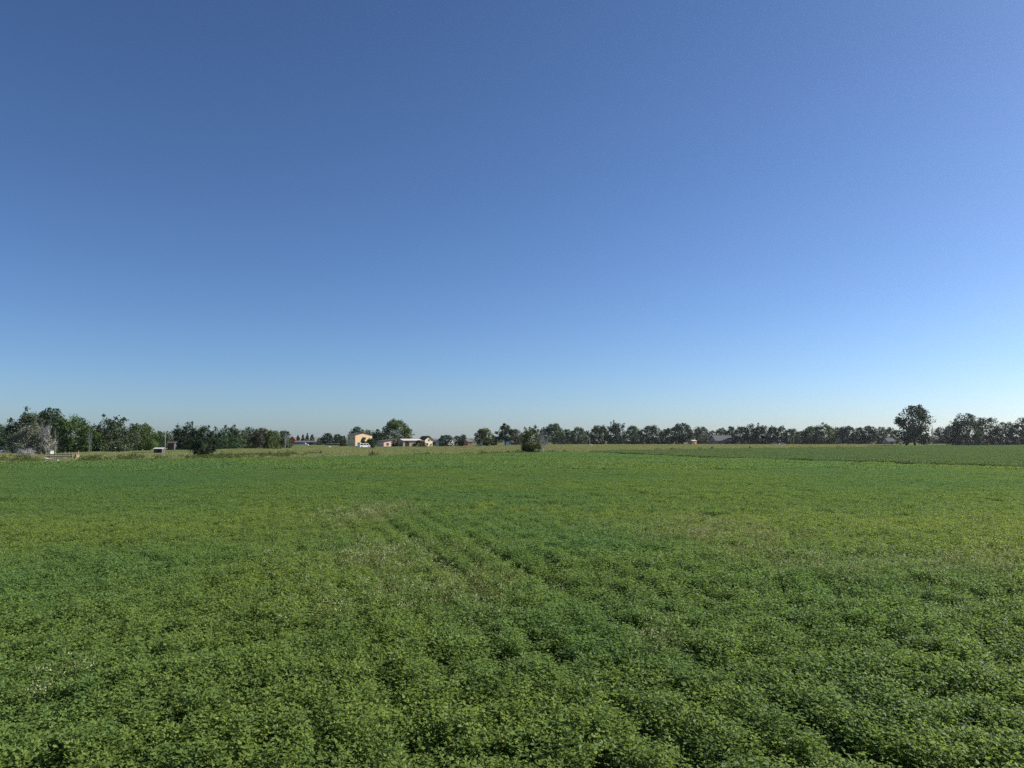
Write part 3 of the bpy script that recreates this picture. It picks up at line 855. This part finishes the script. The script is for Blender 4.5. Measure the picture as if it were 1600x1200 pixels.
def shrub(px, base, ph, pw, mk, label, d=None, group='single weeds and shrubs along the crop edge', name='shrub', kind=None):
    tree_i[0] += 1
    if d is None: d = depth(base)
    H = ph / F * d; W = pw / F * d
    me, C = make_crown(1500 + tree_i[0], kind or ('vase' if ph > pw else 'low'), W, H, 20, 420, max(0.09, 0.8 * d / F))
    o = link(name, me, M[mk]); o.location = (xat(px, d), d, 0)
    return tag(o, label, 'shrub', group)
for a in [
    (582.5, 711.5, 10, 6, 'dark', 'dark upright bush at the foot of the small thin-trunked tree', 131.5, 'single weeds and shrubs along the crop edge', 'shrub', 'lobed'),
    (331, 714.5, 8, 9, 'dark', 'small round shrub just right of the near dark tree on the left', 122),
    (299, 715, 5, 12, 'edge_weed', 'low weedy shrub just left of the foot of the near dark tree on the left', 118),
    (372, 714, 8, 8, 'edge_weed', 'shrub at the crop edge below the brown-tipped tree row', 115),
    (411, 714, 4, 9, 'edge_weed', 'low shrub at the crop edge below the thin olive trees', 118),
    (505, 711, 6, 8, 'edge_weed', 'small weed clump at the crop edge below the long carport', 128),
    (652, 709, 9, 14, 'edge_weed', 'tall green weed clump at the crop edge below the cream gabled house', 140),
    (669, 708, 6, 9, 'dark', 'dark low shrub at the crop edge below the white gabled house', 143),
    (720, 707, 5, 14, 'edge_weed', 'wide low weed clump at the crop edge below the brick house', 149),
    (798, 706.5, 5, 22, 'dark', 'long low dark shrub at the crop edge left of the central near dark tree', 157),
    (857, 706, 6, 14, 'edge_weed', 'leafy shrub at the crop edge right of the dead boughs in the centre', 166),
    (928, 705, 6, 12, 'dark', 'dark shrub at the crop edge below the whitish pole', 177),
    (972, 704, 6, 22, 'edge_weed', 'broad shrub at the crop edge below the spiky-topped tallest tree', 184),
    (1093, 702.5, 6, 10, 'dark', 'dark shrub at the crop edge below the orange shed', 212),
    (1113, 702, 7, 8, 'dark', 'taller shrub at the crop edge below the grey-roofed house', 216),
    (1172, 701.5, 6, 6, 'edge_weed', 'shrub at the crop edge at the foot of the thin post', 225),
    (1245, 700.5, 5, 26, 'brown', 'long reddish-brown weed clump at the crop edge on the right', 244),
    (1310, 699.5, 5, 12, 'dark', 'dark shrub at the crop edge below the tiny white gable', 262),
    (1484, 697.5, 5, 16, 'olive', 'pale bushy shrub left of the big dark spreading tree', 350),
]: shrub(*a)
# far wood and low growth that close the view between the trees
def wood():
    rng = np.random.RandomState(71)
    n = 26000
    px = rng.uniform(-60, 1660, n)
    d = np.interp(px, [-60, 240, 450, 800, 1660], [300, 320, 640, 720, 700]) + rng.rand(n) * 40
    hmax = np.interp(px, [-60, 240, 300, 440, 470, 640, 760, 850, 900, 1660], [7, 6, 6, 6, 2.5, 3, 5, 7, 8, 8])
    x = (px - 800) / F * d
    hh = hmax * (0.45 + 0.75 * vnoise(x, d * 0, 14.0, 44)) * (0.8 + 0.3 * vnoise(x, d * 0, 3.0, 45))
    z = hh * np.sqrt(rng.rand(n))
    U, W = rand_frame(rng, n, 0.1)
    s = rng.uniform(0.7, 1.5, n)
    V = leaf_quads(np.stack((x, d, z), 1), U, W, s, s * 0.7)
    o = link('distant_wood', quads_mesh('distant_wood', V, n, rng.rand(n) * 0.5), M['mid'])
    tag(o, 'low far-off wood that closes the view behind the tree rows', 'wood', kind='stuff')
wood()

# ------------------------------------------------------------------ building materials
M['yellow'] = mat_plain('peach_stucco', (0.80, 0.58, 0.34), 0.9, 0.06, 1.0)
M['peach'] = mat_plain('pinkish_stucco', (0.70, 0.52, 0.42), 0.9, 0.06, 1.0)
M['cream'] = mat_plain('cream_siding', (0.72, 0.62, 0.42), 0.8, 0.06, 1.0)
M['tan'] = mat_plain('tan_metal_siding', (0.42, 0.35, 0.26), 0.7, 0.1, 1.0)
M['white'] = mat_plain('white_paint', (0.80, 0.79, 0.76), 0.6, 0.05, 1.0)
M['brick'] = mat_plain('red_brown_brick', (0.27, 0.12, 0.09), 0.9, 0.2, 2.0)
M['red'] = mat_plain('red_metal_roof', (0.50, 0.06, 0.05), 0.5, 0.1, 1.0)
M['orange'] = mat_plain('orange_painted_wall', (0.40, 0.22, 0.10), 0.7, 0.15, 1.0)
M['rust'] = mat_plain('rusty_brown_siding', (0.16, 0.075, 0.06), 0.85, 0.3, 1.0)
M['grey'] = mat_plain('grey_siding', (0.26, 0.26, 0.27), 0.8, 0.1, 1.0)
M['mauve'] = mat_plain('shade_darkened_purple_grey_siding', (0.085, 0.075, 0.085), 0.8, 0.1, 1.0)  # siding darkened: the shade on it is put into the colour
M['shingle'] = mat_plain('grey_shingle', (0.13, 0.13, 0.13), 0.95, 0.2, 2.0, 0, 0.05)
M['dshingle'] = mat_plain('dark_shingle', (0.07, 0.06, 0.055), 0.85, 0.2, 2.0)
M['proof'] = mat_plain('pale_metal_roof', (0.50, 0.46, 0.42), 0.8, 0.05, 1.0, 0, 0.1)
M['groof'] = mat_plain('grey_green_metal_roof', (0.30, 0.35, 0.32), 0.5, 0.08, 1.0)
M['frame'] = mat_plain('window_frame', (0.55, 0.53, 0.50), 0.6, 0.05)
M['pane'] = mat_plain('window_glass', (0.02, 0.025, 0.03), 0.08, 0.1, spec=0.6)
M['inner_shade'] = mat_plain('painted_interior_shade', (0.03, 0.028, 0.026), 0.9, 0.2)  # near-black paint standing in for shade in doorways and carport
M['doorm'] = mat_plain('brown_door', (0.13, 0.08, 0.05), 0.7, 0.1)
M['post'] = mat_plain('weathered_post', (0.22, 0.19, 0.155), 0.9, 0.3, 6.0, 0.3)
M['steel'] = mat_plain('galvanised_pole', (0.42, 0.43, 0.44), 0.5, 0.1)
M['tyre'] = mat_plain('black_rubber', (0.02, 0.02, 0.02), 0.9, 0.1)
M['rim'] = mat_plain('wheel_rim', (0.45, 0.45, 0.46), 0.35, 0.05, metal=0.6)
M['stump'] = mat_plain('tan_weathered_wood', (0.36, 0.29, 0.20), 0.9, 0.35, 5.0, 0.5)
M['pvc'] = mat_plain('white_pipe_plastic', (0.80, 0.80, 0.76), 0.45, 0.04)

def opening(root, face, W, D, cx, cz, w, h, what, wm):
    """a window (frame > pane), a door or a dark panel painted as the shade of an open doorway"""
    def put(mb, u0, u1, z0, z1, o0, o1):
        if face == 'F': mb.box(u0, u1, -D / 2 - o1, -D / 2 - o0, z0, z1)
        elif face == 'L': mb.box(-W / 2 - o1, -W / 2 - o0, u0, u1, z0, z1)
        else: mb.box(W / 2 + o0, W / 2 + o1, u0, u1, z0, z1)
    if what == 'window':
        t = 0.09
        fr = MB()
        put(fr, cx - w / 2 - t, cx - w / 2, cz - h / 2 - t, cz + h / 2 + t, 0.003, 0.06)
        put(fr, cx + w / 2, cx + w / 2 + t, cz - h / 2 - t, cz + h / 2 + t, 0.003, 0.06)
        put(fr, cx - w / 2, cx + w / 2, cz + h / 2, cz + h / 2 + t, 0.003, 0.06)
        put(fr, cx - w / 2, cx + w / 2, cz - h / 2 - t, cz - h / 2, 0.003, 0.08)
        fo = fr.build('window', M['frame'], root)
        pa = MB(); put(pa, cx - w / 2, cx + w / 2, cz - h / 2, cz + h / 2, 0.003, 0.02)
        pa.build('pane', M['pane'], fo)
    else:
        db = MB(); put(db, cx - w / 2, cx + w / 2, 0.0, h, 0.003, 0.05)
        do = db.build('door' if what == 'door' else 'doorway', M['doorm' if what == 'door' else 'inner_shade'], root)
        if what == 'door':
            hb = MB(); put(hb, cx + w * .36, cx + w * .42, h * .45, h * .5, 0.05, 0.09); hb.build('handle', M['steel'], do)

def house(px, d, W, D, wall_h, ridge, rot, wm, rm, label, name='house', cat='house', roof='x', openings=(), chimney=None, over=0.35, thick=0.16):
    root = empty(name, (xat(px, d), d, 0), R(rot))
    tag(root, label, cat)
    mb = MB()
    if roof == 'x':                       # ridge along x, eaves to the front
        prof = [(-D / 2, -0.1), (D / 2, -0.1), (D / 2, wall_h), (0, ridge), (-D / 2, wall_h)]
        mb.prism(prof, 'x', -W / 2, W / 2)
    elif roof == 'y':                     # gable to the front
        prof = [(-W / 2, -0.1), (W / 2, -0.1), (W / 2, wall_h), (0, ridge), (-W / 2, wall_h)]
        mb.prism(prof, 'y', -D / 2, D / 2)
    elif roof == 'shed':                  # one slope rising to the right
        prof = [(-W / 2, -0.1), (W / 2, -0.1), (W / 2, ridge), (-W / 2, wall_h)]
        mb.prism(prof, 'y', -D / 2, D / 2)
    mb.build('wall', M[wm], root)
    rb = MB(); e = 0.004
    if roof in 'xy':
        half = (D if roof == 'x' else W) / 2
        k = (ridge - wall_h) / half
        for s in (-1, 1):
            pr = [(s * (half + over), wall_h - k * over + e), (0, ridge + e), (0, ridge + e + thick), (s * (half + over), wall_h - k * over + e + thick)]
            a, b = (-W / 2 - over, W / 2 + over) if roof == 'x' else (-D / 2 - over, D / 2 + over)
            rb.prism(pr, 'x' if roof == 'x' else 'y', a, b)
    else:
        k = (ridge - wall_h) / W
        pr = [(-W / 2 - over, wall_h - k * over + e), (W / 2 + over, ridge + k * over + e), (W / 2 + over, ridge + k * over + e + thick), (-W / 2 - over, wall_h - k * over + e + thick)]
        rb.prism(pr, 'y', -D / 2 - over, D / 2 + over)
    ro = rb.build('roof', M[rm], root)
    if chimney:
        cb = MB(); x, y, z0, z1 = chimney
        cb.box(x - .35, x + .35, y - .35, y + .35, z0, z1); cb.build('chimney', M['brick'], ro)
    for o in openings: opening(root, o[0], W, D, *o[1:], wm)
    return root

house(562, 352, 8.6, 7.4, 5.4, 6.4, 40, 'yellow', 'dshingle', 'two-storey peach stucco house with its right wall bright in the sun', roof='y',
      openings=[('F', 0.6, 3.9, 0.9, 1.0, 'window'), ('F', -2.4, 1.4, 1.2, 1.2, 'window'), ('F', 2.4, 0, 1.0, 2.1, 'door'), ('L', -1.8, 3.9, 0.9, 1.0, 'window'), ('L', 1.8, 3.9, 0.9, 1.0, 'window')],
      over=0.25)
house(604, 338, 6.4, 6.0, 2.5, 3.5, 40, 'peach', 'dshingle', 'low pinkish house with slanting roof left of the biggest round tree', roof='shed',
      openings=[('F', -1.2, 1.3, 0.9, 1.0, 'window'), ('F', 1.6, 0, 0.95, 2.0, 'door')])
house(640, 334, 8.8, 5.5, 2.9, 3.5, 33, 'tan', 'proof', 'long tan barn with pale roof and a dark open doorway', name='barn', cat='barn', roof='x',
      openings=[('F', -2.4, 0, 1.9, 2.4, 'doorway'), ('F', 2.0, 1.5, 1.0, 0.8, 'window')])
house(665, 342, 4.0, 5.0, 3.3, 4.8, 42, 'cream', 'dshingle', 'cream house with its gable end facing the field', roof='y',
      openings=[('F', 0, 3.1, 0.8, 0.8, 'window'), ('F', -0.9, 1.3, 0.9, 1.0, 'window')])
house(678, 400, 5.0, 5.0, 2.2, 2.9, 0, 'rust', 'dshingle', 'low dark outbuilding between the cream house and the white gabled house', name='outbuilding', cat='shed', roof='x',
      openings=[('F', 0, 0, 1.4, 1.9, 'door')])
house(698, 372, 8.2, 7.0, 2.2, 5.2, 36, 'white', 'proof', 'white A-shaped gabled house half hidden by a dark bushy tree', roof='y',
      openings=[('F', -2.6, 1.3, 0.9, 1.0, 'window'), ('F', 2.6, 1.3, 0.9, 1.0, 'window')])
house(732, 380, 3.0, 3.5, 2.3, 3.1, 40, 'brick', 'shingle', 'small red-brown brick house with grey roof', roof='x',
      openings=[('F', 0.2, 1.3, 0.9, 0.9, 'window')])
house(796, 420, 3.6, 4.5, 2.4, 3.4, 52, 'white', 'proof', 'small bright white house behind the open tree with visible trunk', roof='y',
      openings=[('F', -0.5, 1.3, 0.7, 0.9, 'window')])
house(456.5, 500, 4.6, 7.0, 3.0, 5.6, 15, 'red', 'red', 'red barn with red gabled roof between the left trees and the four conifers', name='barn', cat='barn', roof='y',
      openings=[('F', 0, 0, 1.6, 2.4, 'door')])
house(480, 460, 13.5, 6.0, 1.9, 2.6, 4, 'grey', 'shingle', 'long low grey shed in front of the four conifers', name='shed', cat='shed', roof='x',
      openings=[('F', -3.6, 1.1, 1.2, 0.7, 'window'), ('F', 2.8, 0, 2.2, 1.7, 'doorway')])
house(1104, 545, 11.5, 6.0, 2.3, 3.1, 5, 'rust', 'shingle', 'long rusty brown shed right of the orange shed', name='shed', cat='shed', roof='x',
      openings=[('F', -2.6, 0, 2.6, 2.0, 'doorway'), ('F', 2.4, 1.3, 1.0, 0.8, 'window')])
house(1082, 520, 4.6, 3.5, 2.6, 3.1, 42, 'orange', 'proof', 'small orange shed with pale flat-looking roof', name='shed', cat='shed', roof='x',
      openings=[('F', -0.8, 0, 1.6, 2.1, 'doorway')])
house(1129, 525, 15.0, 9.0, 3.0, 6.2, 14, 'grey', 'shingle', 'wide single-storey house with broad grey shingle roof', roof='x', chimney=(3.5, 1.2, 4.6, 6.9),
      openings=[('F', -4.5, 1.6, 1.6, 1.2, 'window'), ('F', 0.3, 1.3, 4.2, 1.5, 'window'), ('F', 5.0, 0, 1.0, 2.1, 'door')], over=0.6)
house(1310.5, 560, 3.4, 6.0, 4.4, 6.0, 8, 'white', 'proof', 'tiny white gable showing between the far trees on the right', roof='y',
      openings=[('F', 0, 3.8, 0.8, 0.9, 'window')])
house(1389, 500, 6.0, 5.0, 2.4, 4.4, 15, 'grey', 'shingle', 'small shed with grey roof left of the large lone tree', name='shed', cat='shed', roof='x',
      openings=[('F', 0, 0, 1.8, 2.0, 'doorway')])
house(1467, 580, 6.0, 5.0, 2.6, 5.0, -10, 'grey', 'proof', 'pale grey shed seen right of the large lone tree', name='shed', cat='shed', roof='x',
      openings=[('F', 1.0, 1.5, 1.0, 1.0, 'window')])
house(249, 162, 1.7, 1.8, 1.2, 1.40, 4, 'mauve', 'proof', 'small shed with pale roof under the left trees', name='shed', cat='shed', roof='x', over=0.12, thick=0.07,
      openings=[('F', 0.2, 0, 0.8, 1.0, 'doorway')])
house(269, 210, 1.6, 2.4, 2.2, 2.6, 8, 'mauve', 'dshingle', 'narrow purple-grey hut left of the tall dark domed tree', name='hut', cat='shed', roof='x',
      openings=[('F', 0, 0, 0.8, 1.7, 'door')])

def carport():
    d = 400.0; W = 24 / F * d
    r = empty('carport', (xat(519.5, d), d, 0), R(6))
    tag(r, 'long open carport with grey-green roof left of the yellow house', 'carport')
    zt = zat(693.3, d)
    mb = MB(); mb.prism([(-W / 2, zt - .25), (W / 2, zt - .25), (W / 2, zt - .05), (W * .3, zt + .12), (-W * .38, zt + .12), (-W / 2, zt - .05)], 'y', -3, 3)
    mb.build('roof', M['groof'], r)
    for x in np.linspace(-W / 2 + .3, W / 2 - .3, 4):
        for y in (-2.7, 2.7):
            p = MB(); p.box(x - .08, x + .08, y - .08, y + .08, 0, zt - .252); p.build('post', M['doorm'], r)
    b = MB(); b.box(-W / 2 + .2, W / 2 - .2, 2.85, 2.95, 0, zt - .3); b.build('back_wall', M['inner_shade'], r)  # shade under the roof is painted as a near-black surface
carport()

# ------------------------------------------------------------------ vehicles
def vehicle(px, d, rot, paint, label, name='parked_car', cat='car', L=4.4, W=1.8, H=1.45, style='car', group=None):
    root = empty(name, (xat(px, d), d, 0), R(rot))
    tag(root, label, cat, group)
    zc, zb = 0.28, H * 0.60
    if style == 'car':
        body = [(-L / 2, zc), (L / 2, zc), (L / 2, zb * .8), (L * .46, zb * .95), (L * .22, zb), (L * .06, H), (-L * .28, H), (-L * .42, zb), (-L * .49, zb * .95)]
        win = [[(L * .18, zb + .02), (L * .055, H - .08), (-L * .1, H - .08), (-L * .1, zb + .02)], [(-L * .13, zb + .02), (-L * .13, H - .08), (-L * .27, H - .08), (-L * .37, zb + .02)]]
    elif style == 'van':
        body = [(-L / 2, zc), (L / 2, zc), (L / 2, zb * .9), (L * .40, zb), (L * .30, H), (-L * .48, H), (-L / 2, H - .15)]
        win = [[(L * .36, zb + .02), (L * .29, H - .12), (L * .12, H - .12), (L * .12, zb + .02)], [(L * .07, zb + .02), (L * .07, H - .12), (-L * .16, H - .12), (-L * .16, zb + .02)], [(-L * .2, zb + .02), (-L * .2, H - .12), (-L * .45, H - .12), (-L * .45, zb + .02)]]
    else:                                  # pickup
        body = [(-L / 2, zc), (L / 2, zc), (L / 2, zb * .85), (L * .25, zb), (L * .14, H), (-L * .08, H), (-L * .11, zb), (-L * .5, zb)]
        win = [[(L * .21, zb + .02), (L * .13, H - .1), (-L * .05, H - .1), (-L * .08, zb + .02)]]
    mb = MB(); mb.prism(body, 'y', -W / 2, W / 2)
    mb.build('body', paint, root, bevel=0.05)
    for q in win:
        wb = MB()
        wb.prism(q, 'y', -W / 2 - .012, -W / 2 - .002); wb.prism(q, 'y', W / 2 + .002, W / 2 + .012)
        wb.build('window', M['pane'], root)
    for sx in (-.31, .31):
        for sy in (-1, 1):
            y = sy * (W / 2 - .08)
            t = MB(); t.tube([(L * sx, y - .11, .33), (L * sx, y + .11, .33)], [.33, .33], 16)
            to = t.build('wheel', M['tyre'], root)
            t = MB(); t.tube([(L * sx, y + sy * .10, .33), (L * sx, y + sy * .125, .33)], [.2, .2], 12)
            t.build('rim', M['rim'], to)
    return root
WP = mat_plain('white_car_paint', (0.80, 0.80, 0.79), 0.25, 0.02, spec=0.5)
vehicle(475, 395, 8, WP, 'white pickup truck parked before the four conifers', name='pickup_truck', cat='truck', L=4.6, H=1.7, style='pickup')
vehicle(569, 306, 38, WP, 'white van parked along the foot of the yellow house', name='van', cat='van', L=4.7, H=1.75, W=1.9, style='van')
vehicle(751.5, 322, 8, mat_plain('pale_green_car_paint', (0.38, 0.50, 0.44), 0.25, 0.02, spec=0.5), 'pale green car parked under the bright green round tree', L=3.9)
vehicle(877, 470, 12, mat_plain('dark_blue_car_paint', (0.05, 0.08, 0.16), 0.25, 0.02, spec=0.5), 'dark blue car in the shade right of the dead boughs', L=4.2)
vehicle(1211.5, 480, -8, WP, 'left one of two distant white cars under the dark trees', L=3.8, group='distant white cars')
vehicle(1222, 480, 12, WP, 'right one of two distant white cars under the dark trees', L=4.0, group='distant white cars')
vehicle(178, 205, 10, WP, 'white car half hidden in the weeds under the broad grey-green tree, left of another', L=1.9 * 1.6, H=1.3, W=1.5, group='white cars under the left trees')
vehicle(189, 208, -6, WP, 'white car half hidden in the weeds under the left trees, right of another', L=3.0, H=1.3, W=1.5, group='white cars under the left trees')
vehicle(-7, 165, 50, WP, 'white van cut off by the left edge of the photo', name='van', cat='van', L=3.6, H=1.6, W=1.6, style='van')

# ------------------------------------------------------------------ posts, fences, small things
def pole(px, d, top, r, mat, label, arm=False, name='pole'):
    H = zat(top, d)
    root = empty(name, (xat(px, d), d, 0)); tag(root, label, 'pole')
    mb = MB(); mb.tube([(0, 0, -.2), (0, 0, H * .5), (0, 0, H)], [r, r * .85, r * .65], 8); mb.build('shaft', mat, root)
    if arm:
        a = MB(); a.box(-.5, .5, -.05, .05, H - .35, H - .25); a.build('crossarm', mat, root)
    c = MB(); c.tube([(0, 0, H), (0, 0, H + .06)], [r * .9, r * .5], 8); c.build('cap', mat, root)
pole(257.5, 180, 676, 0.07, M['steel'], 'thin tall steel pole right of the pale-roofed shed')
pole(921.5, 480, 683, 0.17, M['frame'], 'whitish pole standing before the far tree row')
pole(1171.5, 232, 687.5, 0.09, M['post'], 'thin pale post at the crop edge in front of tall dark trees')
pole(579, 132, 699, 0.05, M['post'], 'thin pale stake left of the dark upright bush')

def fence(name, label, pts, hs, d, rails, cat='fence'):
    x0 = xat(pts[0], d)
    root = empty(name, (x0, d, 0)); tag(root, label, cat)
    xs = [xat(p, d) - x0 for p in pts]
    for x, h in zip(xs, hs):
        p = MB(); p.tube([(x, 0, -.1), (x + .02, 0, h)], [.075, .065], 7); p.build('post', M['post'], root)
    for z in rails:
        r = MB(); r.box(xs[0] - .1, xs[-1] + .1, -.115, -.077, z - .05, z + .05); r.build('rail', M['post'], root)
    return root
fence('corral_fence', 'weathered post and rail corral fence under the dead grey tree', [70.5, 78, 85.5, 97, 100.5, 107, 112.5], [.95, .9, 1.25, 1.0, 1.2, 1.2, 1.15], 121, [.45, .8])
fence('fence', 'short run of posts with one rail below the pale-roofed shed', [207, 215, 224, 229], [.75, .95, 1.0, .95], 150, [.6])

def feed_box():
    d = 120.7; x = xat(80.5, d)
    r = empty('feed_box', (x, d, 0.852)); tag(r, 'white box set on the rail of the corral fence', 'box')
    mb = MB(); mb.box(-.24, .24, -.14, .14, 0, .46); mb.build('box', M['white'], r, bevel=.02); r.rotation_euler[2] = R(42)
    mb = MB(); mb.box(-.27, .27, -.17, .17, .462, .51); mb.build('lid', M['white'], r, bevel=.015)
feed_box()

def pipe():
    d0, d1 = 112.0, 111.0
    a = np.array((xat(71.5, d0), d0, zat(716.5, d0))); b = np.array((xat(91, d1), d1, 0.12))
    mb = MB(); mb.tube([a, a + (b - a) * .35 + (0, 0, -.06), b], [.11, .11, .11], 10)
    o = mb.build('pipe', M['pvc'], smooth=True); tag(o, 'white irrigation pipe lying aslant at the crop edge before the corral', 'pipe')
    p = MB(); p.tube([(0, 0, -.1), (0, 0, zat(716.5, d0) - .09)], [.09, .08], 8)
    q = p.build('support_block', M['post']); q.location = (a[0] + .15, a[1], 0)
    tag(q, 'short wooden block under the raised end of the white pipe', 'block')
pipe()

def stump():
    d = 123.0; rng = np.random.RandomState(3)
    root = empty('tree_stump', (xat(120, d), d, 0)); tag(root, 'tan broken tree stump at the right end of the corral fence', 'stump')
    mb = MB()
    for k in range(9):
        a = k * .7; r = .28 * math.sqrt(rng.rand() + .1); h = rng.uniform(.7, 1.35)
        x, y = r * math.cos(a), r * math.sin(a)
        mb.tube([(x * 1.4, y * 1.4, -.05), (x, y, h * .5), (x * .9 + .03, y * .9, h)], [.15, .12, .05], 6)
    mb.build('splintered_wood', M['stump'], root)
    m2 = MB(); m2.tube([(0, 0, -.05), (0, 0, .35), (0, 0, .6)], [.46, .38, .30], 10); m2.build('bole', M['stump'], root)
stump()

def tank(px, d, r, h, label, name='water_tank'):
    root = empty(name, (xat(px, d), d, 0)); tag(root, label, 'tank')
    mb = MB(); mb.tube([(0, 0, 0), (0, 0, h * .85), (0, 0, h)], [r, r, r * .6], 18); mb.build('tank_body', M['white'], root)
    mb = MB(); mb.tube([(0, 0, h), (0, 0, h + .08)], [r * .25, r * .25], 12); mb.build('lid', M['steel'], root)
tank(434.5, 240, .5, .75, 'white round water tank in the pasture below the thin olive tree')
tank(515, 290, .55, .6, 'low white stock tank in the pasture before the long carport')
tank(924, 420, .45, .7, 'tiny white tank at the foot of the whitish pole')
pole(407, 238, 697, 0.07, M['white'], 'short white marker post below the brown-tipped tree', name='marker_post')

# ------------------------------------------------------------------ thin summer haze over the whole place
def haze():
    mb = MB(); mb.box(-9100, 9100, -3100, 12100, -1.0, 27.0)
    m = bpy.data.materials.new('thin_haze'); m.use_nodes = True
    n, l = m.node_tree.nodes, m.node_tree.links
    n.remove(n['Principled BSDF'])
    v = n.new('ShaderNodeVolumePrincipled')
    v.inputs['Color'].default_value = (0.86, 0.91, 1.0, 1)
    v.inputs['Density'].default_value = HAZE
    v.inputs['Anisotropy'].default_value = 0.5
    l.new(v.outputs[0], n['Material Output'].inputs['Volume'])
    o = mb.build('haze', m)
    tag(o, 'thin bluish haze lying over the whole field and the far trees', 'haze', kind='stuff')
HAZE = 0.00005
haze()
